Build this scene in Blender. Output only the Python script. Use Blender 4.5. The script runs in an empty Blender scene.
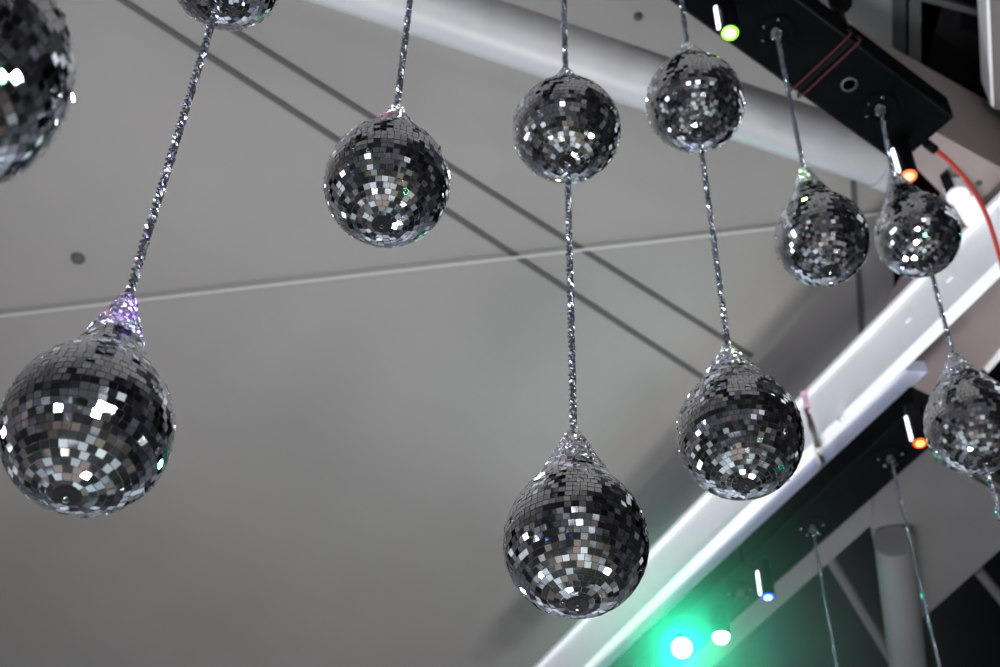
import bpy, bmesh, math, random
import numpy as np
from mathutils import Vector, Matrix
random.seed(7)
rng = np.random.default_rng(7)
SC = bpy.context.scene
COL = SC.collection
R_ = math.radians

# ------------------------------------------------------------------ camera
ELEV = R_(47.0); ROLL = R_(1.66)
FPX = 1382.6*math.tan(ELEV)                      # focal length in pixels of the 1000x667 frame
CAMP = Vector((0, 0, 1.6))
_R = Vector((1, 0, 0)); _U = Vector((0, -math.sin(ELEV), math.cos(ELEV))); _F = Vector((0, math.cos(ELEV), math.sin(ELEV)))
RV = _R*math.cos(ROLL)+_U*math.sin(ROLL); UV = _U*math.cos(ROLL)-_R*math.sin(ROLL)
cd = bpy.data.cameras.new('camera'); cam = bpy.data.objects.new('camera', cd); COL.objects.link(cam)
cd.sensor_width = 36; cd.lens = 36*FPX/1000; cd.clip_start = .05; cd.clip_end = 200
M = Matrix((RV, UV, -_F)).transposed().to_4x4(); M.translation = CAMP
cam.matrix_world = M
cd.dof.use_dof = True; cd.dof.focus_distance = 4.0; cd.dof.aperture_fstop = 3.2
SC.camera = cam
SC.view_settings.view_transform = 'Standard'; SC.view_settings.look = 'None'
SC.view_settings.gamma = 1; SC.view_settings.use_curve_mapping = False
SC.view_settings.exposure = 0.0
SC.cycles.use_denoising = True
SC.cycles.sample_clamp_indirect = 8
SC.cycles.max_bounces = 8

def ray(px, py):
    return (_F*FPX + RV*(px-500) - UV*(py-333.5)).normalized()
def at(px, py, z):                               # point of the place at absolute height z seen at a photo pixel
    d = ray(px, py); return CAMP + d*((z-CAMP.z)/d.z)

# ------------------------------------------------------------------ world and lamps
w = bpy.data.worlds.new('world'); SC.world = w; w.use_nodes = True
nt = w.node_tree; nt.nodes.clear()
wo = nt.nodes.new('ShaderNodeOutputWorld'); bg = nt.nodes.new('ShaderNodeBackground')
tc = nt.nodes.new('ShaderNodeTexCoord'); vo = nt.nodes.new('ShaderNodeTexVoronoi'); vo.inputs['Scale'].default_value = 7  # invented bright and dark patches all round, for the tiles to mirror
no = nt.nodes.new('ShaderNodeTexNoise'); no.inputs['Scale'].default_value = 3
cr = nt.nodes.new('ShaderNodeValToRGB')
cr.color_ramp.interpolation = 'CONSTANT'
els = cr.color_ramp.elements
els[0].position = 0; els[0].color = (.07, .07, .08, 1)
els[1].position = .45; els[1].color = (.16, .16, .17, 1)
for p, c in ((.62, (.05, .052, .06, 1)), (.72, (.55, .56, .6, 1)), (.82, (.12, .09, .085, 1)), (.92, (2.6, 2.7, 2.9, 1))):
    e = els.new(p); e.color = c
sx = nt.nodes.new('ShaderNodeSeparateColor')
nt.links.new(tc.outputs['Generated'], vo.inputs['Vector'])
nt.links.new(vo.outputs['Color'], sx.inputs['Color'])
nt.links.new(sx.outputs['Red'], cr.inputs['Fac'])
nt.links.new(cr.outputs['Color'], bg.inputs['Color']); bg.inputs['Strength'].default_value = 1.0
nt.links.new(bg.outputs['Background'], wo.inputs['Surface'])

def lamp(name, kind, loc, energy, color=(1, 1, 1), target=None, size=.3, spot=60, blend=.5):
    l = bpy.data.lights.new(name, kind); o = bpy.data.objects.new(name, l); COL.objects.link(o)
    o.location = loc; l.energy = energy; l.color = color
    if kind == 'AREA': l.shape = 'DISK'; l.size = size
    else: l.shadow_soft_size = size
    if kind == 'SPOT': l.spot_size = R_(spot); l.spot_blend = blend
    if target is not None: o.rotation_euler = (Vector(target)-Vector(loc)).to_track_quat('-Z', 'Y').to_euler()
    return o
# floor uplighters of the hall
lamp('uplighter', 'AREA', (-3.5, 2.5, .5), 170, (.86, .92, 1), (-4, 8, 10), .5)
lamp('uplighter', 'AREA', (.6, 7.2, .5), 190, (1, .97, .95), (1.2, 8.5, 10), .8)
lamp('uplighter', 'AREA', (1.7, 5.9, .5), 220, (.95, .96, 1), (3, 7.5, 8), .8)
lamp('uplighter', 'AREA', (-3.0, 8.5, .5), 60, (1, .95, .88), (-2, 11, 10), .5)
# white lamp on a stand behind the photographer, then two added for glare
lamp('unseen_lamp', 'AREA', (1.5, -1.2, 3.1), 120, (.97, .98, 1), (.3, 3, 5), .36)
lamp('unseen_lamp', 'AREA', (-2.6, -.6, 3.2), 40, (.9, .95, 1), (-.5, 3, 5), .2)
lamp('unseen_lamp', 'AREA', (4.6, 1.0, 2.4), 60, (1, .97, .92), (1, 4, 6), .25)

for (x, y, z, e, c) in ((2.6, -2.0, 1.2, 14, (1, .75, .12)), (-1.2, -2.6, .9, 14, (.15, .25, 1)), (-3.6, 1.2, 1.4, 12, (1, .3, .12)), (3.4, -.4, .8, 14, (.2, 1, .35)),
                        (.4, -3.2, 2.6, 40, (1, 1, 1)), (-1.6, 1.2, .4, 40, (1, .97, .93)), (1.3, 1.6, .4, 40, (1, .96, .94)), (-.2, 5.2, .4, 40, (.95, .97, 1)), (3.2, 3.0, .4, 40, (1, 1, 1)), (-4.5, 5.0, 1.0, 40, (.9, .95, 1))):
    lamp('unseen_lamp', 'AREA', (x, y, z), e, c, (.3, 3.2, 5), .22)  # unseen coloured and white lamps, added as glints for the tiles
lamp('unseen_lamp', 'AREA', (-5.5, 3.6, 5.0), 200, (.82, .88, 1), (1, 3.8, 5.6), .8)  # cool lamp added out of view for bluish rims on the balls
lamp('unseen_lamp', 'SPOT', (-.2, 6.6, .8), 900, (.97, .98, 1), at(690, 580, 8.42), .15, 26, .8)  # unseen spot added to keep the beam's lower flange bright
lamp('unseen_lamp', 'AREA', (.9, 10.6, 6.0), 30, (.30, .16, 1), (1, 4, 6.2), .3)  # violet lamp added behind the balls for glints on their lower rims
lamp('unseen_lamp', 'AREA', (-3.2, 11.0, 5.6), 40, (.9, .95, 1), (-.5, 3, 4.6), .3)  # pale lamp added for white glints low on the far left ball
for x in (-7, 0, 7): lamp('wall_fill', 'AREA', (x, 20.5, .6), 420, (.88, .93, 1), (x, 25, 5), .5)  # added lamps, brighten the unseen back wall mirrored in the ball rims
lamp('uplighter', 'AREA', (-.4, 9.0, .5), 70, (1, .98, .95), (.8, 9.3, 10), .6)  # extra uplight added to fill the dim ceiling beside the beam
lamp('unseen_lamp', 'AREA', (5.4, 6.6, 3.0), 6, (0, 1, .5), (1, 3.6, 4.6), .3)  # green lamp added out of view to tint the balls' right sides
# unseen lamps added to brighten the floor that the balls mirror
for (x, y, e) in ((-3, 0, 160), (3, -1, 160), (0, -4, 160), (6, 4, 120), (-6, 5, 120)):
    lamp('floor_fill', 'SPOT', (x, y, 7.6), e*4, (1, .95, .9), (x, y, 0), .15, 75, .6)

# ------------------------------------------------------------------ materials
def mat(name, col, rough=.6, metal=0., emit=None, es=0., noise=0., nscale=6., bump=0.):
    m = bpy.data.materials.new(name); m.use_nodes = True
    b = m.node_tree.nodes['Principled BSDF']; L = m.node_tree.links
    b.inputs['Base Color'].default_value = (*col, 1); b.inputs['Roughness'].default_value = rough; b.inputs['Metallic'].default_value = metal
    if emit: b.inputs['Emission Color'].default_value = (*emit, 1); b.inputs['Emission Strength'].default_value = es
    if noise or bump:
        t = m.node_tree.nodes.new('ShaderNodeTexCoord'); n = m.node_tree.nodes.new('ShaderNodeTexNoise')
        n.inputs['Scale'].default_value = nscale; n.inputs['Detail'].default_value = 4
        L.new(t.outputs['Object'], n.inputs['Vector'])
        if noise:
            r = m.node_tree.nodes.new('ShaderNodeValToRGB')
            r.color_ramp.elements[0].color = (*[c*(1-noise) for c in col], 1); r.color_ramp.elements[0].position = .3
            r.color_ramp.elements[1].color = (*[min(1, c*(1+noise)) for c in col], 1); r.color_ramp.elements[1].position = .7
            L.new(n.outputs['Fac'], r.inputs['Fac']); L.new(r.outputs['Color'], b.inputs['Base Color'])
        if bump:
            bu = m.node_tree.nodes.new('ShaderNodeBump'); bu.inputs['Strength'].default_value = bump
            L.new(n.outputs['Fac'], bu.inputs['Height']); L.new(bu.outputs['Normal'], b.inputs['Normal'])
    return m
MIR = mat('mirror_glass', (.84, .87, .91), .04, 1)
GLIT = mat('glitter', (.88, .89, .96), .24, 1)
CORE = mat('ball_core', (.05, .05, .055), .5)
PLUG = mat('plug_black', (.004, .004, .005), .7)
PLUG.node_tree.nodes['Principled BSDF'].inputs['Specular IOR Level'].default_value = .1
ROPE = mat('metallic_cord', (.23, .24, .28), .2, .95)
CEIL = mat('ceiling_grey', (.225, .213, .203), .8, noise=.06, nscale=.5)
SEAM = mat('seam_dark', (.06, .06, .062), .8)
WIRE = mat('wire_pale', (.42, .41, .40), .5)
PIPE = mat('pipe_white', (.32, .32, .335), .4, noise=.03)
BEAM = mat('beam_white', (.82, .83, .86), .4, noise=.02)
TRAY = mat('tray_lavender', (.62, .66, .86), .4)
BLK = mat('rail_black', (.0022, .003, .0035), .9, noise=.2)
BLK.node_tree.nodes['Principled BSDF'].inputs['Specular IOR Level'].default_value = .02
BLK2 = mat('black_plastic', (.003, .003, .004), .5)
BLK2.node_tree.nodes['Principled BSDF'].inputs['Specular IOR Level'].default_value = .08
GIRD = mat('girder_pinkish', (.25, .205, .20), .7, noise=.05, nscale=2)
GREY = mat('steel_grey', (.095, .095, .095), .6, noise=.05, nscale=2)
WALLM = mat('wall_grey', (.14, .138, .138), .8)
DARK = mat('dark_roof', (.004, .005, .005), .95)
DARK.node_tree.nodes['Principled BSDF'].inputs['Specular IOR Level'].default_value = .02
GLASSB = mat('dark_glass', (.004, .004, .005), .08)
FRAME = mat('frame_dark', (.02, .021, .022), .5)
FRAMEL = mat('frame_grey', (.045, .048, .05), .5)
CHROME = mat('chrome', (.85, .85, .87), .12, 1)
PULL = mat('pulley_metal', (.05, .052, .055), .35, .6)
REDC = mat('red_cable', (.36, .028, .018), .35)
STRIP = mat('white_strip_glow', (.9, .95, 1), .3, emit=(.85, .93, 1), es=2.2)
CLEARP = mat('clear_plastic', (.6, .62, .62), .15)
def patch_mat(name, scale, tones):
    m = mat(name, (.2, .2, .2), .7); t = m.node_tree; b = t.nodes['Principled BSDF']; tc_ = t.nodes.new('ShaderNodeTexCoord'); v = t.nodes.new('ShaderNodeTexVoronoi')
    v.inputs['Scale'].default_value = scale; sc = t.nodes.new('ShaderNodeSeparateColor'); r = t.nodes.new('ShaderNodeValToRGB'); r.color_ramp.interpolation = 'CONSTANT'
    e = r.color_ramp.elements; e[0].position = 0; e[0].color = (*tones[0][1], 1); e[1].position = tones[1][0]; e[1].color = (*tones[1][1], 1)
    for p, c in tones[2:]: x = e.new(p); x.color = (*c, 1)
    t.links.new(tc_.outputs['Object'], v.inputs['Vector']); t.links.new(v.outputs['Color'], sc.inputs['Color']); t.links.new(sc.outputs['Red'], r.inputs['Fac']); t.links.new(r.outputs['Color'], b.inputs['Base Color'])
    return m
FLOORM = patch_mat('floor_patchwork', 1.6, [(0, (.015, .015, .017)), (.36, (.30, .24, .21)), (.5, (.03, .032, .035)), (.66, (.50, .54, .58)), (.78, (.12, .10, .095)), (.88, (.80, .85, .90))])  # made-up light and dark patches, seen only mirrored in the balls
PATCH_TONES = [(0, (.01, .01, .012)), (.4, (.10, .10, .11)), (.6, (.02, .02, .022)), (.75, (.34, .35, .38)), (.88, (.05, .045, .045))]  # made-up tones for roof and side wall, to vary the balls' reflections

# ------------------------------------------------------------------ helpers
def setp(o, label=None, cat=None, group=None, kind=None):
    if label: o['label'] = label
    if cat: o['category'] = cat
    if group: o['group'] = group
    if kind: o['kind'] = kind
    return o
def mesh(name, verts, faces, m, parent=None, smooth=False):
    me = bpy.data.meshes.new(name); me.from_pydata([tuple(v) for v in verts], [], [tuple(f) for f in faces]); me.update()
    if isinstance(m, (list, tuple)):
        for x in m: me.materials.append(x)
    else: me.materials.append(m)
    if smooth:
        for p in me.polygons: p.use_smooth = True
    o = bpy.data.objects.new(name, me); COL.objects.link(o)
    if parent: o.parent = parent
    return o
def empty(name, loc, label, cat, group=None):
    o = bpy.data.objects.new(name, None); COL.objects.link(o); o.location = loc; o.empty_display_size = .1
    return setp(o, label, cat, group)
class MB:
    def __init__(s): s.v = []; s.f = []
    def add(s, v, f):
        n = len(s.v); s.v += [Vector(a) for a in v]; s.f += [tuple(i+n for i in q) for q in f]; return s
    def prism(s, bot, top):                      # matching polygons
        n = len(bot)
        return s.add(list(bot)+list(top), [tuple(range(n)), tuple(range(2*n-1, n-1, -1))]+[(i, (i+1) % n, n+(i+1) % n, n+i) for i in range(n)])
    def up(s, bot, h): return s.prism(bot, [Vector(p)+Vector((0, 0, h)) for p in bot])
    def lathe(s, prof, n=24, org=(0, 0, 0), axis=(0, 0, 1)):
        q = Vector((0, 0, 1)).rotation_difference(Vector(axis).normalized()); org = Vector(org)
        v = []; f = []
        for (r, h) in prof:
            for i in range(n):
                a = 2*math.pi*i/n; v.append(org+q @ Vector((r*math.cos(a), r*math.sin(a), h)))
        for j in range(len(prof)-1):
            for i in range(n): f.append((j*n+i, j*n+(i+1) % n, (j+1)*n+(i+1) % n, (j+1)*n+i))
        f.append(tuple(range(n-1, -1, -1))); f.append(tuple((len(prof)-1)*n+i for i in range(n)))
        return s.add(v, f)
    def tube(s, pts, r, n=10):
        pts = [Vector(p) for p in pts]; v = []; f = []
        up = Vector((.3, .2, .9)).normalized()
        for k, p in enumerate(pts):
            t = (pts[min(k+1, len(pts)-1)]-pts[max(k-1, 0)]).normalized()
            a = t.cross(up).normalized(); b = t.cross(a)
            for i in range(n):
                th = 2*math.pi*i/n; v.append(p+a*(r*math.cos(th))+b*(r*math.sin(th)))
        for j in range(len(pts)-1):
            for i in range(n): f.append((j*n+i, j*n+(i+1) % n, (j+1)*n+(i+1) % n, (j+1)*n+i))
        f.append(tuple(range(n-1, -1, -1))); f.append(tuple((len(pts)-1)*n+i for i in range(n)))
        return s.add(v, f)
    def build(s, name, m, parent=None, smooth=False, bevel=0, fix=True):
        org = Vector((0, 0, 0)) if parent is None else parent.location
        if parent is not None and parent.parent: org = org+parent.parent.location
        o = mesh(name, [v-org for v in s.v], s.f, m, parent, False)
        if fix:
            bm = bmesh.new(); bm.from_mesh(o.data); bmesh.ops.recalc_face_normals(bm, faces=bm.faces)
            if bevel: bmesh.ops.bevel(bm, geom=bm.edges[:], offset=bevel, segments=2, affect='EDGES', clamp_overlap=True)
            bm.to_mesh(o.data); bm.free()
        if smooth:
            for p in o.data.polygons: p.use_smooth = True
            o.data.set_sharp_from_angle(angle=R_(40))
        return o
def rail_dirs(p, q):
    d = (q-p); d.z = 0; d.normalize(); return d, Vector((-d.y, d.x, 0))

# ------------------------------------------------------------------ setting
ZR = 8.10            # underside of the winch rails
ZC = 10.1            # ceiling
def at_poly(pts, z): return [at(x, y, z) for x, y in pts]
setp(MB().up([(-25, -20, -.1), (25, -20, -.1), (25, 25, -.1), (-25, 25, -.1)], .1).build('floor', FLOORM), kind='structure')
# grey ceiling: its right edge runs behind the white beam
cp = [at(895, 330, ZC), at(893, 250, ZC), at(905, 150, ZC)]
cpoly = [Vector((-14, -6, ZC)), Vector((at(905, 150, ZC).x, -6, ZC)), cp[2], cp[1], cp[0], at(560, 720, ZC), at(200, 900, ZC)+Vector((0, 3, 0)), Vector((-14, 22, ZC))]
setp(MB().up(cpoly, .15).build('ceiling', CEIL), kind='structure')
setp(MB().up([(-25, 6, 11.6), (25, 6, 11.6), (25, 30, 11.6), (-25, 30, 11.6)], .1).build('roof_deck', DARK), kind='structure')
ROOF_PATCH = patch_mat('roof_patches', .7, [(a, tuple(x*.5 for x in c)) for a, c in PATCH_TONES])
setp(MB().up([(-25, -20, 11.6), (25, -20, 11.6), (25, 6, 11.6), (-25, 6, 11.6)], .1).build('roof_deck', ROOF_PATCH), kind='structure')
setp(MB().up([(16, -20, 0), (16.2, -20, 0), (16.2, 12, 0), (16, 12, 0)], 11.6).build('wall_right', patch_mat('wall_patches', .5, PATCH_TONES)), kind='structure')
setp(MB().up([(-25, 25, 0), (25, 25, 0), (25, 25.2, 0), (-25, 25.2, 0)], 11.6).build('wall_back', mat('back_wall_panels', (.34, .35, .38), .7, noise=.6, nscale=.45)), kind='structure')
def strip(name, a, b, hw, z, mt, t=.012):
    p, q = at(*a, z), at(*b, z); d, n = rail_dirs(p, q)
    return setp(MB().up([p-n*hw, q-n*hw, q+n*hw, p+n*hw], t).build(name, mt), kind='structure')
strip('trim_1', (60, -40), (712, 384), .022, ZC-.013, SEAM)
strip('trim_2', (140, -28), (752, 357), .020, ZC-.013, SEAM)
strip('trim_3', (853, 175), (862, 340), .020, ZC-.013, SEAM)

# pale cable stretched under the ceiling
a = [at(-30, 319.5, ZC-.06), at(250, 287.5, ZC-.065), at(520, 257, ZC-.06), at(775, 228, ZC-.05), at(884, 213, ZC-.04)]
setp(MB().tube(a, .011, 8).build('ceiling_cable', WIRE, smooth=True), 'thin pale cable stretched straight across the grey ceiling', 'cable')
for (x, y, r, lab) in ((78, 258, .055, 'small dark bolt cap on the ceiling above the leaning left rope'), (638, 16, .03, 'tiny grey bolt cap on the ceiling above the white pipe')):
    p = at(x, y, ZC)
    setp(MB().lathe([(r, 0), (r*.9, -.02), (r*.5, -.035), (.004, -.04)], 16, p).build('bolt_cap', SEAM, smooth=True), lab, 'bolt')

# white round pipe
PZ = 8.76
def pipe_between(c0, c1, width_px, z):
    p = at(*c0, z); q = at(*c1, z)
    return p, q
p0, p1 = at(300, -34.5, PZ), at(893, 163, PZ)
d, n = rail_dirs(p0, p1)
rad = (p0.lerp(p1, .5)-CAMP).length*29/FPX
pp = empty('roof_pipe', p0, 'thick white round pipe slanting under the grey ceiling behind the hanging balls', 'pipe')
MB().tube([p0-d*2.5, p0.lerp(p1, .3), p0.lerp(p1, .7), p1], rad, 40).build('pipe_body', PIPE, pp, smooth=True)
MB().tube([p1-d*.10, p1+d*.02], rad*1.07, 40).build('end_collar', PIPE, pp, smooth=True)

# white I-beam
BZ = 8.42
ub = empty('white_beam', at(620, 630, BZ), 'long white steel beam rising diagonally behind the balls to the right edge', 'beam')
L0, L1 = (500, 749), (1040, 220.5)       # near edge of the bottom flange
F0, F1 = (512, 749), (1040, 238)         # far edge
n0, n1, f0, f1 = at(*L0, BZ), at(*L1, BZ), at(*F0, BZ), at(*F1, BZ)
d, n = rail_dirs(n0, n1); n1 = n1+d*2.5; f1 = f1+d*2.5
wd = abs((f0-n0).dot(n)); sgn = 1 if (f0-n0).dot(n) > 0 else -1; nn = n*sgn
fw = wd+.004
print('beam flange', wd, abs((f1-n1).dot(n)))
nl = (839.6-833)/8.333
def notch_pt(x, y):
    v = at(x, y, BZ); return n0 + d*((v-n0).dot(d))
k0, k1 = notch_pt(840, 421.5), notch_pt(845.5, 415.5)
bot = [n0, k0, k0+nn*.05, k1+nn*.05, k1, n1, n1+nn*fw, n0+nn*fw]
MB().up(bot, .02).build('bottom_flange', BEAM, ub)
wb = [n0+nn*.035, n1+nn*.035, n1+nn*.055, n0+nn*.055]
def z_on_plane(px, py, off=0.):
    dd = ray(px, py); t = ((n0-CAMP).dot(nn)+off)/dd.dot(nn); return CAMP.z+dd.z*t
HB = sum(z_on_plane(*p) for p in ((573, 622), (706, 491), (794, 403.6), (860, 338)))/4-BZ-.055; print('HB', HB)
MB().up([v+Vector((0, 0, .02)) for v in wb], HB).build('web', BEAM, ub)
MB().up([v+Vector((0, 0, .02+HB)) for v in (n0-nn*.0, n1-nn*.0, n1+nn*fw, n0+nn*fw)], .035).build('top_flange', BEAM, ub)
# lavender channel on the far side of the flange, ends short of the girder
e1 = n0+d*((at(908, 372, BZ)-n0).dot(d))
t0 = n0+nn*(fw+.003); t1 = e1+nn*(fw+.003)
tw = ((at(846, 449, BZ)-n0).dot(nn)+(at(743.5, 547, BZ)-n0).dot(nn))/2-fw; print('tray', tw)
MB().up([t0, t1, t1+nn*tw+d*.06, t0+nn*tw], .10).build('edge_channel', TRAY, ub)
# small slot covers on the web
for px, py in ((957, 287), (924, 331)):
    v = n0+d*((at(px, py, BZ+.25)-n0).dot(d))+nn*.022+Vector((0, 0, .25))
    MB().prism([v, v+d*.05, v+d*.05+nn*.012, v+nn*.012], [v+Vector((0, 0, .06))+d*.01, v+d*.06+Vector((0, 0, .06)), v+d*.06+nn*.012+Vector((0, 0, .06)), v+d*.01+nn*.012+Vector((0, 0, .06))]).build('bracket', BEAM, ub)

# node block where pipe meets the beam
nb = empty('pipe_bracket', at(962, 215, 8.97), 'white bracket joining the round pipe to the diagonal beam beside the pinkish girder', 'bracket')
poly = at_poly([(950, 200), (975, 196), (992, 232), (966, 226)], 8.86)
MB().up(poly, .13).build('bracket_plate', BEAM, nb, bevel=.006)
MB().lathe([(.07, 0), (.07, .10), (.055, .11)], 20, at(958, 196, 8.87)).build('bracket_boss', BEAM, nb, smooth=True)
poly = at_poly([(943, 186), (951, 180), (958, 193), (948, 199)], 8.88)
MB().up(poly, .1).build('shadow_gap', BLK2, nb)  # solid black block put in for the shade of the gap

# pinkish box girder
GZ = 9.0
gb = at_poly([(640, -30), (1010, 172.5), (1250, 296), (1250, 330), (1000, 349), (984, 369), (936, 402), (905, 381), (932, 338), (966, 268), (962, 222), (944, 196), (860, 112), (740, 22), (640, -45)], GZ)
gr = empty('box_girder', at(960, 200, GZ), 'broad pinkish grey box girder above the black rail at the right', 'girder')
d, n = rail_dirs(gb[0], gb[1])
gn = Vector((-d.y, d.x, 0))
def _gz(px, py):
    dd = ray(px, py); return CAMP.z+dd.z*((gb[0]-CAMP).dot(gn)/dd.dot(gn))
GH = (_gz(925, 60)+_gz(985, 105.6))/2-GZ; print('GH', GH, _gz(925, 60), _gz(985, 105.6))
MB().up(gb, GH).build('girder_box', GIRD, gr)
q = [at(984, 369, GZ-.015), at(1005, 344, GZ-.015), at(1010, 349, GZ-.015), at(988, 373, GZ-.015)]
MB().up(q, .05).build('edge_lip', BEAM, gr)
MB().lathe([(.022, 0), (.02, -.006), (.004, -.008)], 14, at(979, 183, GZ)).build('bolt_hole', SEAM, gr)

# light wall piece and dark window above the girder
WZ = 10.0
setp(MB().up(at_poly([(760, -70), (893, -70), (893, 35), (893, 60), (800, -10)], WZ+.05), .1).build('wall_right', WALLM), kind='structure')
wn = empty('window_1', at(950, 50, WZ), None, None); setp(wn, kind='structure')
MB().up(at_poly([(893, -60), (1010, -60), (1010, 140), (893, 70)], WZ+.10), .02).build('window_pane', GLASSB, wn)
MB().up(at_poly([(893, -60), (906, -60), (906, 75), (893, 68)], WZ+.03), .05).build('window_frame', FRAME, wn)
MB().up(at_poly([(909, -60), (921, -60), (921, 80), (909, 75)], WZ+.04), .05).build('window_frame', FRAMEL, wn)
MB().up(at_poly([(906, -10), (1000, 16), (1000, 22), (906, -3)], WZ+.04), .05).build('window_frame', FRAMEL, wn)
cl = empty('white_column', at(993, 60, 9.6), 'pale column with a white edge at the top right corner', 'column')
MB().up(at_poly([(987, -40), (1030, -40), (1030, 118), (993, 108)], 9.5), .25).build('column_face', mat('column_paint', (.15, .135, .135), .6), cl)
MB().up(at_poly([(984.5, -40), (988, -40), (994, 107), (991, 106)], 9.47), .28).build('column_edge', BEAM, cl)

# grey bracing behind the lower rail
SZ = 8.55
bb = empty('bracing_beam', at(780, 590, SZ), 'flat grey steel bar running along the lower black rail', 'beam')
MB().up(at_poly([(600, 740), (872, 498), (872, 524), (600, 768)], SZ), .10).build('bar', GREY, bb)
gp = empty('gusset_plate', at(940, 520, SZ), 'large grey steel plate under the rightmost hanging ball', 'plate')
MB().up(at_poly([(871, 500), (905, 462), (938, 440), (1030, 508), (1030, 523), (929, 613), (892, 640), (870, 524)], SZ+.03), .12).build('plate', GREY, gp)
MB().up(at_poly([(938, 458), (1030, 512), (1030, 521), (936, 464)], SZ-.02), .05).build('stiffener', GREY, gp)
sp = empty('steel_pipe', at(900, 600, SZ-.1), 'grey round pipe running down from the steel plate at the lower right', 'pipe')
a0, a1 = at(894, 541, SZ-.12), at(916, 740, SZ-.12)
MB().tube([a0, a0.lerp(a1, .5), a1], (a0-CAMP).length*19/FPX, 32).build('pipe_body', GREY, sp, smooth=True)
for (c0, c1, lab) in (((826, 552), (895, 665), 'thin grey strut seen through the gap left of the grey pipe'), ((978, 570), (1015, 615), 'thin grey strut at the right edge below the steel plate')):
    b0, b1 = at(*c0, 9.6), at(*c1, 9.6)
    setp(MB().tube([b0, b1], .045, 10).build('strut', GREY, smooth=True), lab, 'strut')

# ------------------------------------------------------------------ balls
BR = .20
def centre(px, py, rpx):
    dd = ray(px, py); ct = dd.dot(_F); return CAMP+dd*(BR*FPX/rpx/ct)
def profile(a, th0, n=60, us=1.13):
    """radius/height pairs from the nadir plug to the tip; index where the neck starts"""
    pts = []
    t0 = R_(180-8.0); t1 = R_(th0)
    for i in range(n+1):
        t = t0+(t1-t0)*i/n; c_ = math.cos(t); pts.append((BR*math.sin(t), BR*c_*(us if c_ > 0 else 1)))
    k = len(pts)-1
    p0 = Vector((math.sin(t1), us*math.cos(t1))); p1 = Vector((.085, a)); ch = p1-p0
    m0 = Vector((-math.cos(t1), us*math.sin(t1))).normalized()*ch.length*.85; m1 = ch*.9
    for i in range(1, 31):
        s = i/30; h00 = 2*s**3-3*s*s+1; h10 = s**3-2*s*s+s; h01 = -2*s**3+3*s*s; h11 = s**3-s*s
        p = p0*h00+m0*h10+p1*h01+m1*h11
        pts.append((max(.07, p.x)*BR, p.y*BR))
    k = min(i for i, p in enumerate(pts) if p[1] > max(1.12, a-.95)*BR)
    return pts, k
def walk(pts, step):
    P = np.array(pts); L = np.r_[0, np.cumsum(np.hypot(*np.diff(P, axis=0).T))]
    n = max(1, round(L[-1]/step)); s = np.linspace(0, L[-1], n+1)
    return np.c_[np.interp(s, L, P[:, 0]), np.interp(s, L, P[:, 1])]
def tiles(rings, step, gap, jit, lift, thick, wild=.05):
    V = []; F = []
    for j in range(len(rings)-1):
        (r0, h0), (r1, h1) = rings[j], rings[j+1]
        rm = (r0+r1)/2; hm = (h0+h1)/2
        n = max(5, round(2*math.pi*rm/step)); ph = rng.random()*2*math.pi/n
        sl = np.array([r1-r0, h1-h0]); ln = np.hypot(*sl); sl = sl/ln; nr, nh = sl[1], -sl[0]
        hw = math.pi*rm/n; hh = ln/2
        for i in range(n):
            a = ph+2*math.pi*i/n; ca, sa = math.cos(a), math.sin(a)
            T = np.array([-sa, ca, 0.]); S = np.array([sl[0]*ca, sl[0]*sa, sl[1]]); N = np.array([nr*ca, nr*sa, nh])
            j_ = jit*(4 if rng.random() < wild else 1)
            u, v_, sp_ = rng.normal(0, j_), rng.normal(0, j_), rng.normal(0, .03)
            N2 = N+T*u+S*v_; N2 /= np.linalg.norm(N2)
            T2 = T-N2*(T@N2)+S*sp_; T2 -= N2*(T2@N2); T2 /= np.linalg.norm(T2); S2 = np.cross(N2, T2)
            if S2@S < 0: S2 = -S2
            c = np.array([rm*ca, rm*sa, hm])+N*(lift+rng.random()*.0006)
            x0, x1 = hw*max(.3, r0/rm if r0 < r1 else r0/rm), hw*(r1/rm)
            x0 = max(x0-gap, hw*.25); x1 = max(x1-gap, hw*.25); y = hh-gap
            top = [c-T2*x0-S2*y, c+T2*x0-S2*y, c+T2*x1+S2*y, c-T2*x1+S2*y]
            b = len(V); V += top; V += [q-N2*thick for q in top]
            o = (b, b+1, b+2, b+3)
            nrm = np.cross(top[1]-top[0], top[2]-top[0])
            if nrm@N2 < 0: F.append(o[::-1])
            else: F.append(o)
            for k in range(4):
                k2 = (k+1) % 4; F.append((b+k, b+4+k, b+4+k2, b+k2))
    return V, F
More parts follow.
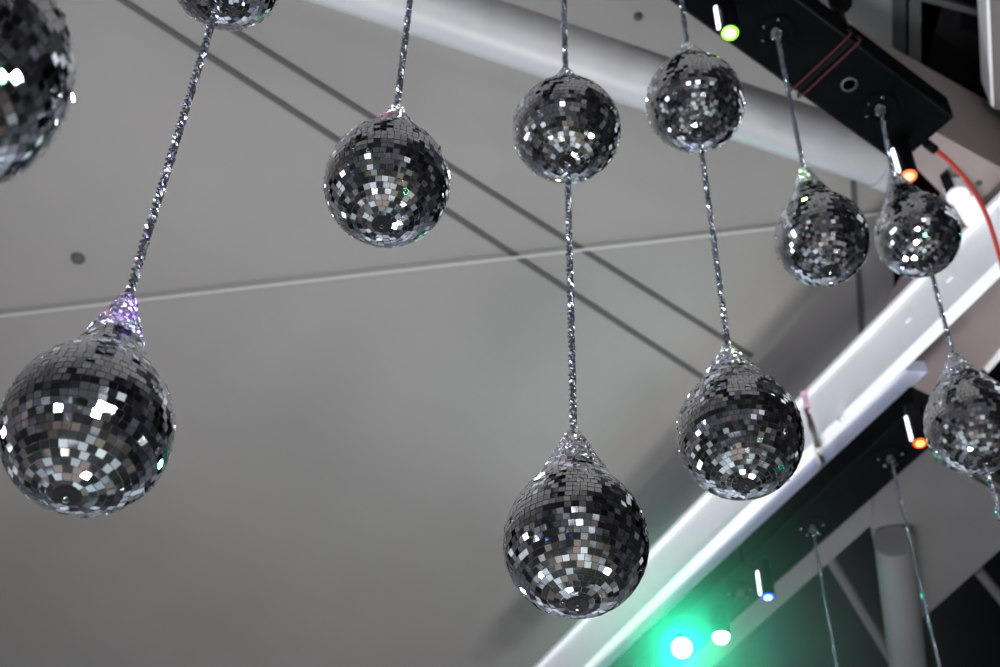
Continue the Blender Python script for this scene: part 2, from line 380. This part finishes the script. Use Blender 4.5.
def make_ball(c, apex, th0, label, through, rot, bs=1., tilt=(0, 0)):
    global BR
    BR = .20*bs
    root = empty('mirror_ball', Vector((c.x, c.y, c.z-BR)), label, 'mirror ball', 'teardrop mirror balls hanging on ropes')
    pts, k = profile(apex, th0, us=1.04 if apex < 2 else 1.18)
    def off(v): return [(p[0], p[1], p[2]+BR) for p in v]
    core = MB().lathe([(max(.002, r-.0035), h) for r, h in pts[::2]], 48)
    o = mesh('core', off(core.v), core.f, CORE, root, True)
    v, f = tiles(walk(pts[:k+1], .0178), .0192, .00075, .055, .0008, .0025)
    t = mesh('mirror_tiles', off(v), f, MIR, root); t.rotation_euler.z = rot
    v, f = tiles(walk(pts[k:], .0080), .0085, .0003, .30, .001, .002, .15)
    t = mesh('glitter_neck', off(v), f, GLIT, root); t.rotation_euler.z = rot; t['label'] = 'glittery pale neck of small facets'
    zb = -BR*math.cos(R_(8))
    m_ = MB().lathe([(.030, zb+.004), (.031, zb-.0035), (.026, zb-.006), (.004, zb-.0055)], 28)
    pl = mesh('bottom_plug', off(m_.v), m_.f, PLUG, root); pl['label'] = 'round black plug'
    if not through:
        m_ = MB().tube([(.006*math.cos(a), 0, zb-.013+.007*math.sin(a)) for a in np.linspace(0, 2*math.pi, 14)], .0018, 6)
        mesh('eyelet', off(m_.v), m_.f, CHROME, pl)
    m_ = MB().lathe([(.012, apex*BR-.012), (.014, apex*BR), (.010, apex*BR+.008), (.004, apex*BR+.012)], 16)
    mesh('top_ferrule', off(m_.v), m_.f, CHROME, root, True)
    root.rotation_euler = (R_(tilt[0]), R_(tilt[1]), 0); q_ = root.rotation_euler.to_matrix()
    root.location = c-q_ @ Vector((0, 0, BR))           # swings about its own middle
    tip_, nad_ = c+q_ @ Vector((0, 0, apex*BR+.010)), c+q_ @ Vector((0, 0, zb-.004))
    BR = .20
    return tip_, nad_
def make_rope(p, q, label, r=.0075):
    """two-strand twisted glittering cord from p (upper) down to q"""
    L = (p-q).length; n = max(6, int(L/.0075)); V = []; F = []; m = 7
    for s in (0, 1):
        b = len(V)
        for i in range(n+1):
            z = -L*i/n; a = 2*math.pi*(L*i/n)/.042+s*math.pi
            cx, cy = .0058*math.cos(a), .0058*math.sin(a)
            for k in range(m):
                th = 2*math.pi*k/m+(i % 2)*.45; rr = r*.86*(1+.16*rng.normal())
                V.append((cx+rr*math.cos(th), cy+rr*math.sin(th), z+rng.normal()*.0012))
        for i in range(n):
            for k in range(m): F.append((b+i*m+k, b+(i+1)*m+k, b+(i+1)*m+(k+1) % m, b+i*m+(k+1) % m))
        F.append(tuple(b+k for k in range(m))); F.append(tuple(b+n*m+k for k in range(m-1, -1, -1)))
    qr = Vector((0, 0, -1)).rotation_difference((q-p).normalized()); V = [qr @ Vector(v) for v in V]
    o = mesh('rope', V, F, ROPE); o.location = p
    return setp(o, label, 'rope', 'sparkling twisted ropes')

# row of chains along one rail; (px, py, radius px) of every ball from top to bottom
balls = {
 'A': [(-55, 70, 123, 2.2, 56, 'large blurred mirror ball cut off at the top left corner')],
 'B': [(228, -29, 55, 2.2, 54, 'mirror ball mostly cut off by the top edge, above the leaning left rope'),
       (87, 431, 85, 2.36, 43, 'large mirror ball at far left with a violet glittering neck')],
 'C': [(387, 185, 62.5, 2.15, 43, 'round short-necked mirror ball hanging alone right of the far left ball')],
 'D': [(563, 130, 52.5, 1.95, 40, 'nearly round mirror ball on the centre rope directly above the ball lit green'),
       (576, 545, 72.5, 2.12, 48, 'large teardrop mirror ball at bottom centre tinted green on its right side')],
 'E': [(690, 104, 45.5, 2.2, 48, 'small mirror ball in front of the white pipe beside the green spotlight'),
       (740, 437, 63, 2.05, 51, 'teardrop mirror ball before the white diagonal beam beside the dangling strap')],
 'F': [(822, 240, 46.5, 2.5, 50, 'mirror ball with violet lower rim, left of the ball under the orange spotlight')],
 'G': [(917, 236, 43.5, 2.5, 50, 'mirror ball right beneath the orange spotlight, in front of the white beam end'),
       (974, 427, 48, 2.15, 56, 'mirror ball cut by the right edge beside the orange lamp')],
}
xy = {}
for k, lst in balls.items():
    c = centre(*lst[-1][:3]); xy[k] = c
# the row hangs on the axis of the black rail, read from the rail's edge
WU = .20
ks = 'BCDEFG'
_ea, _eb = at(680, 6, ZR), at(905, 168, ZR)
rd = (_eb-_ea).normalized(); rn = Vector((-rd.y, rd.x, 0)); r0 = _ea+rn*(WU*.95*(1 if (at(780, 38, ZR)-_ea).dot(rn) > 0 else -1))
BS = {'A': 1.0}
for k in ks:
    g = xy[k]; num = (r0-Vector((CAMP.x, CAMP.y, 0))).dot(rn); den = g.x*rn.x+g.y*rn.y
    f_ = num/den; BS[k] = f_; xy[k] = CAMP+(g-CAMP)*f_; print('scale', k, round(f_, 3))
def on_vertical(px, py, vx, vy):                 # height at which the vertical line over (vx,vy) is nearest to pixel row
    best = None
    for z in np.linspace(2, 8, 2401):
        v = Vector((vx, vy, z))-CAMP; yy = 333.5-FPX*v.dot(UV)/v.dot(_F)
        if best is None or abs(yy-py) < best[0]: best = (abs(yy-py), z)
    return best[1]
rail_pts = {}
TILT = {'G0': (0, -4), 'F0': (0, -1.5)}
ropes = {'A': 'rope of the large blurred ball at the top left corner', 'B': 'rope above the ball cut off by the top edge',
 'C': 'short rope above the lone round ball left of centre', 'D': 'rope from the top edge to the upper centre ball', 'E': 'short rope from the top edge to the small ball before the white pipe',
 'F': 'slanting rope from the black rail to the ball with violet rim', 'G': 'short rope behind the orange spotlight on the black rail'}
ropes2 = {'B': 'long leaning rope down to the violet-necked ball at far left', 'D': 'long vertical rope from the upper centre ball down to the green-tinted ball',
 'E': 'rope from the small upper ball down to the ball beside the strap', 'G': 'short rope across the white beam down to the ball at the right edge'}
seed_rot = 0.
for k, lst in balls.items():
    base = xy[k]; upper_end = Vector((base.x, base.y, ZR-.03)); first = True
    for i, (px, py, rp, ap, th, lab) in enumerate(lst):
        z = base.z if i == len(lst)-1 else on_vertical(px, py, base.x, base.y)
        seed_rot += 1.37
        thr = i < len(lst)-1 or (k == 'G')
        tip, nadir = make_ball(Vector((base.x, base.y, z)), ap, th, lab, thr, seed_rot, BS[k], TILT.get(k+str(i), (0, 0)))
        make_rope(upper_end, tip, (ropes if first else ropes2)[k]); first = False
        upper_end = nadir
    rail_pts[k] = Vector((base.x, base.y, ZR))
make_rope(upper_end, upper_end-Vector((0, 0, .75)), 'rope end hanging below the mirror ball at the right edge')

# ------------------------------------------------------------------ winch rails
def make_winch(p, d, label):
    p = p-Vector((0, 0, .001)); root = empty('winch', p, label, 'winch', 'round winches under the black rails')
    n = Vector((-d.y, d.x, 0))
    MB().lathe([(.095, .0), (.095, -.012), (.085, -.022), (.06, -.024), (.055, -.012), (.004, -.012)], 32, p).build('base_disc', BLK, root, smooth=True)
    MB().lathe([(.022, -.012), (.026, -.020), (.017, -.026), (.017, -.038), (.026, -.044), (.022, -.048)], 24, p-d*.005+Vector((0, 0, .0)), ).build('pulley', PULL, root, smooth=True)
    MB().tube([p+n*.03+Vector((0, 0, -.03)), p-n*.03+Vector((0, 0, -.03))], .010, 10).build('axle', CHROME, root, smooth=True)
    for a in (30, 110, 170, 230):
        q = p+d*(.078*math.cos(R_(a)))+n*(.078*math.sin(R_(a)))
        MB().lathe([(.0085, -.018), (.0085, -.028), (.005, -.032)], 8, q).build('screw', CHROME, root, smooth=True)
    return root
def make_rail(p, q, w, h, label, chamfer_end, group='black winch rails under the girders'):
    d, n = rail_dirs(p, q)
    root = empty('winch_rail', p, label, 'rail', group)
    b = [p-n*w, q-n*w, q+n*w, p+n*w]
    MB().up(b, h).build('housing', BLK, root, bevel=.012)
    for s in (-1, 1):
        e = n*(s*(w-.012)); MB().up([p+e-n*.006+Vector((0, 0, -.006)), q+e-n*.006+Vector((0, 0, -.006)), q+e+n*.006+Vector((0, 0, -.006)), p+e+n*.006+Vector((0, 0, -.006))], .008).build('edge_strip', BLK2, root)
    for s, c in ((1, p), (-1, q)):
        MB().up([c-n*w*.96-d*.004, c+n*w*.96-d*.004, c+n*w*.96+d*.004, c-n*w*.96+d*.004], h*.96).build('end_cap', BLK2, root)
    return root, d, n
def on_axis(v): return r0+rd*((v-r0).dot(rd))
pe = on_axis(at(938, 130, ZR)); pj = on_axis(at(826, 66, ZR))
seg = [(pj, pe), (pj-rd*1.35, pj-rd*.012), (pj-rd*2.75, pj-rd*1.362), (pj-rd*4.2, pj-rd*2.762)]
labs = ['black winch rail section ending at the right with the orange spotlight under it', 'black winch rail section at the top edge with the green spotlight under it',
        'black winch rail section out of sight above the centre ropes', 'black winch rail section out of sight above the left rope']
for i, (a, b) in enumerate(seg):
    root, d, n = make_rail(a, b, WU, .17, labs[i], True)
    if i == 0:
        c = at(849, 84, ZR); MB().lathe([(.042, .0), (.042, -.008), (.034, -.010), (.033, .0)], 24, c).build('cable_port', FRAMEL, root, smooth=True)
wlab = {'B': 'black winch above the left rope', 'C': 'black winch above the lone round ball', 'D': 'black winch above the centre rope', 'E': 'black winch above the small ball before the white pipe',
        'F': 'black winch with bright screws on the rail left of the red cable joint', 'G': 'black winch beside the orange spotlight on the upper rail'}
for k in ks:
    make_winch(Vector((xy[k].x, xy[k].y, ZR)), rd, wlab[k])
# row of the corner ball
ra = Vector((xy['A'].x, xy['A'].y, ZR))
make_rail(ra-rd*1.2, ra+rd*1.2, WU, .17, 'black winch rail out of sight above the corner ball', True)
make_winch(ra, rd, 'black winch above the large corner ball')

# lower rail
wA, wB = at(890, 455, ZR), at(812, 525, ZR)
ld, ln = rail_dirs(wB, wA)
lh = [abs((at(x, y, ZR)-wB).dot(ln)) for x, y in ((780, 576), (870, 503), (907, 463))]; print('lower rail hw', lh)
le = wB+ld*((at(930, 412, ZR)-wB).dot(ld)); lj = wB-ld*.55
make_rail(lj, le, .17, .17, 'black winch rail behind the white beam carrying the orange and blue lamps', True)
make_rail(lj-ld*2.2, lj-ld*.012, .17, .17, 'black winch rail lit green beside the bright green lamp', True)
wC = wB+(wB-wA)*1.02
make_winch(wA, ld, 'black winch on the lower rail beside the lower orange lamp')
make_winch(wB, ld, 'black winch on the lower rail between the blue and orange lamps')
make_winch(wC, ld, 'black winch on the green lit part of the lower rail')
make_rope(wA+Vector((0, 0, -.03)), wA+Vector((0, 0, -2.6)), 'dim rope hanging in front of the grey pipe at lower right', .0065)
make_rope(wB+Vector((0, 0, -.03)), wB+Vector((0, 0, -2.6)), 'dim rope hanging in front of the grey bar below the rail winch', .0065)

# pin spotlights under the rails
def make_spot(lens_px, length, col, es, label, lamp_e=0, strip_=True, r=.050, target=None, core=None, dome=0):
    c = at(*lens_px, ZR-length)
    top = Vector((c.x, c.y, ZR))
    root = empty('spotlight', c, label, 'spotlight', 'small spotlights under the rails')
    MB().lathe([(r*.96, .0), (r, .012), (r, length*.72), (r*.93, length*.74), (r*.93, length)], 32, c).build('lamp_body', BLK2, root, smooth=True)
    m = mat('lens_light', col, .3, emit=col, es=es)
    MB().lathe([(r*.84, .002), (r*.80, -.003), (r*.5, -.006), (.003, -.007)], 28, c).build('lens', m, root, smooth=True)
    if dome: MB().lathe([(r*.84*math.cos(a), .002-dome*math.sin(a)) for a in np.linspace(0, 1.5, 9)], 28, c).build('bulb', mat('bulb_light', (1, .96, 1), .3, emit=(.95, .9, 1), es=5), root.children[-1], smooth=True)
    elif core: MB().lathe([(r*.50, -.0055), (r*.4, -.009), (.003, -.011)], 24, c).build('lamp_core', mat('lamp_core_light', core, .3, emit=core, es=6), root.children[-1], smooth=True)
    if strip_:
        sd = Vector((-.93, -.37, 0)).normalized(); sn = Vector((-sd.y, sd.x, 0))
        q = c+sd*(r+.003); MB().up([q-sn*.011, q+sn*.011, q+sn*.011+sd*.014, q-sn*.011+sd*.014], .20).build('white_strip', STRIP, root, bevel=.004)  # slim glowing white strip down the left of the body
    if lamp_e: lamp('spot_beam', 'SPOT', c+Vector((0, 0, -.04)), lamp_e, col, target or (c+Vector((0, 0, -3))), .03, 50, .6)
    return c
make_spot((730, 33), .32, (.30, 1, .05), .9, 'black spotlight with yellow green lens at the top edge', 6, core=(.75, 1, .35))
make_spot((909, 176), .32, (1, .14, .04), 1.2, 'black spotlight with orange red lens over the right pair of balls', 10, core=(1, .22, .08))
make_spot((920, 443), .30, (1, .10, .01), 1.3, 'spotlight with glowing orange lens on the lower rail beside the right edge ball', 6, core=(1, .35, .06))
make_spot((768, 597), .30, (.02, .10, 1), 1.6, 'spotlight with blue lens on the lower rail', 8, core=(.35, .75, 1))
make_spot((721, 636), .22, (.55, .5, 1), 3.0, 'spotlight with white violet lens beside the bright green lamp', 5, False, .07, core=(1, 1, 1), dome=.06)
# violet pin spot washing the neck of the far left ball
bL = xy['B']; lamp('spot_beam', 'SPOT', (bL.x+.75, bL.y-.1, 7.9), 2600, (.38, .22, 1), (bL.x+.03, bL.y, bL.z+.42), .03, 9, .7)
bF = xy['F']; lamp('spot_beam', 'SPOT', (bF.x-1.3, bF.y-1.5, 2.5), 60, (.25, .12, 1), (bF.x, bF.y, bF.z-.15), .05, 8, .7)  # violet spot added from below to colour this ball's lower rim
bC = xy['C']; lamp('spot_beam', 'SPOT', (bC.x-1.2, bC.y-.9, 7.8), 150, (1, .08, .2), (bC.x-.08, bC.y, bC.z+.2), .03, 6, .7)  # unseen red spot on this ball's left shoulder

# bright green lamp facing the photographer
gc = at(682, 648, ZR-.16)
gl = empty('green_lamp', gc, 'dazzling green lamp under the lower rail facing the camera', 'lamp')
ax = (CAMP-gc).normalized()
MB().lathe([(.07, .02), (.085, -.02), (.085, -.16), (.06, -.20), (.02, -.21)], 28, gc, ax).build('lamp_head', BLK2, gl, smooth=True)
MB().lathe([(.068, .021), (.06, .034), (.03, .042), (.003, .045)], 28, gc, ax).build('lens', mat('green_lens', (.25, 1, .6), .3, emit=(.30, 1, .62), es=60), gl, smooth=True)
MB().tube([gc-ax*.1+Vector((0, 0, .0)), Vector((gc.x, gc.y+.05, ZR))], .02, 10).build('yoke', BLK2, gl, smooth=True)
lamp('green_wash', 'POINT', gc+ax*.10, 34, (.0, 1, .52), None, .05)
lamp('green_beam', 'SPOT', gc+ax*.06, 240, (.0, 1, .46), gc+ax*3, .05, 96, .6)
# green stage haze around it
hz = MB(); bm = bmesh.new(); bmesh.ops.create_icosphere(bm, subdivisions=3, radius=2.6)
me = bpy.data.meshes.new('haze'); bm.to_mesh(me); bm.free()
ho = bpy.data.objects.new('haze', me); COL.objects.link(ho); ho.location = gc+ax*.10
hm = bpy.data.materials.new('stage_haze'); hm.use_nodes = True; t = hm.node_tree; t.nodes.clear()
out = t.nodes.new('ShaderNodeOutputMaterial'); vs = t.nodes.new('ShaderNodeVolumeScatter'); vs.inputs['Anisotropy'].default_value = .3
tcn = t.nodes.new('ShaderNodeTexCoord'); ve = t.nodes.new('ShaderNodeVectorMath'); ve.operation = 'LENGTH'
mr = t.nodes.new('ShaderNodeMapRange'); mr.inputs['From Min'].default_value = 0; mr.inputs['From Max'].default_value = 2.5; mr.inputs['To Min'].default_value = 1; mr.inputs['To Max'].default_value = 0
pw = t.nodes.new('ShaderNodeMath'); pw.operation = 'POWER'; pw.inputs[1].default_value = 2.0
ml = t.nodes.new('ShaderNodeMath'); ml.operation = 'MULTIPLY'; ml.inputs[1].default_value = .20
t.links.new(tcn.outputs['Object'], ve.inputs[0]); t.links.new(ve.outputs['Value'], mr.inputs['Value']); t.links.new(mr.outputs['Result'], pw.inputs[0]); t.links.new(pw.outputs[0], ml.inputs[0])
t.links.new(ml.outputs[0], vs.inputs['Density']); t.links.new(vs.outputs['Volume'], out.inputs['Volume'])
me.materials.append(hm)
setp(ho, 'thin stage haze glowing green around the bright green lamp', 'haze', kind='stuff')

# clamp that hangs the upper rail from the girder
cz = GZ-.06; cp_ = at(839, 13, GZ-.25)
kc = empty('rail_clamp', cp_, 'black clamp holding the rail to the girder at the top edge', 'clamp')
q = at_poly([(828, -4), (849, -6), (854, 5), (847, 14), (836, 17), (831, 9)], 8.75)
MB().up(q, .10).build('jaw', BLK2, kc, bevel=.01)
MB().tube([at(838, 10, 8.72), at(843, 22, 8.5), at(848, 36, ZR+.16)], .022, 10).build('arm', BLK2, kc, smooth=True)
MB().tube([at(821, 13, ZR+.19), at(829, 14, 8.5), at(838, 8, 8.72)], .018, 10).build('arm', BLK2, kc, smooth=True)
MB().tube([at(826, -12, GZ-.02), at(834, 8, 8.74)], .018, 10).build('bolt', BLK2, kc, smooth=True)

# red cables
def smooth_pts(pts, n=8):
    P = [Vector(p) for p in pts]; P = [P[0]*2-P[1]]+P+[P[-1]*2-P[-2]]; o = []
    for i in range(1, len(P)-2):
        for k in range(n):
            s = k/n; a, b, c, d = P[i-1], P[i], P[i+1], P[i+2]
            o.append(.5*((2*b)+(c-a)*s+(2*a-5*b+4*c-d)*s*s+(3*b-a-3*c+d)*s**3))
    return o+[P[-2]]
rc = [(929, 146), (937, 151), (948, 160), (962, 175), (975, 193), (986, 214), (994, 237), (1001, 262), (1006, 290)]
kr = empty('red_cable', at(929, 146, ZR+.06), 'glossy red power cable curving down from the end of the black rail', 'cable')
MB().tube(smooth_pts([at(x, y, ZR+.06-.004*i) for i, (x, y) in enumerate(rc)]), .0135, 12).build('cord', REDC, kr, smooth=True)
MB().tube([at(926, 143, ZR+.06), at(935, 150, ZR+.057)], .026, 12).build('plug', BLK2, kr, smooth=True)
rj = pj-rd*.006
for s, lab in ((-.035, 'thin dark red safety cable across the rail joint, upper of two'), (.03, 'thin dark red safety cable across the rail joint, lower of two')):
    c = rj+rd*s
    setp(MB().tube(smooth_pts([c-rn*WU+Vector((0, 0, .05)), c-rn*(WU+.006)+Vector((0, 0, -.006)), c+Vector((0, 0, -.012)), c+rn*(WU+.006)+Vector((0, 0, -.006)), c+rn*WU+Vector((0, 0, .05))], 5), .006, 8).build('safety_cable', mat('dark_red_cable', (.035, .002, .005), .95), smooth=True), lab, 'cable')

# strap dangling over the white beam
def ribbon(px, w0, zf, nm, m, parent):
    v = []; f = []
    P = smooth_pts([at(x, y, zf(i)) for i, (x, y) in enumerate(px)], 5)
    for i, p in enumerate(P):
        tt = (P[min(i+1, len(P)-1)]-P[max(i-1, 0)]).normalized(); sd = tt.cross((p-CAMP).normalized()).normalized()
        tw = .9*math.sin(i*.45); nn_ = sd.cross(tt); sd = (sd*math.cos(tw)+nn_*math.sin(tw)); nn_ = sd.cross(tt)*.003
        v += [p-sd*w0-nn_, p+sd*w0-nn_, p+sd*w0+nn_, p-sd*w0+nn_]
        if i:
            b = 4*i
            for k in range(4): f.append((b-4+k, b-4+(k+1) % 4, b+(k+1) % 4, b+k))
    f.append((0, 1, 2, 3)); f.append((len(v)-1, len(v)-2, len(v)-3, len(v)-4))
    return MB().add(v, f).build(nm, m, parent)
ks_ = empty('strap', at(805, 392, BZ-.02), 'dark twisted strap with a clear end dangling over the white beam', 'strap')
ribbon([(804, 391), (806, 403), (808, 412)], .024, lambda i: BZ-.06, 'knot', mat('pink_tape', (.62, .36, .50), .4), ks_)
ribbon([(807, 408), (810, 421), (815, 436), (819, 450), (823, 464)], .022, lambda i: BZ-.07, 'webbing', mat('dark_webbing', (.06, .03, .035), .5), ks_)
ribbon([(818, 448), (822, 464), (825, 478), (826, 485)], .030, lambda i: BZ-.075, 'clear_end', CLEARP, ks_)
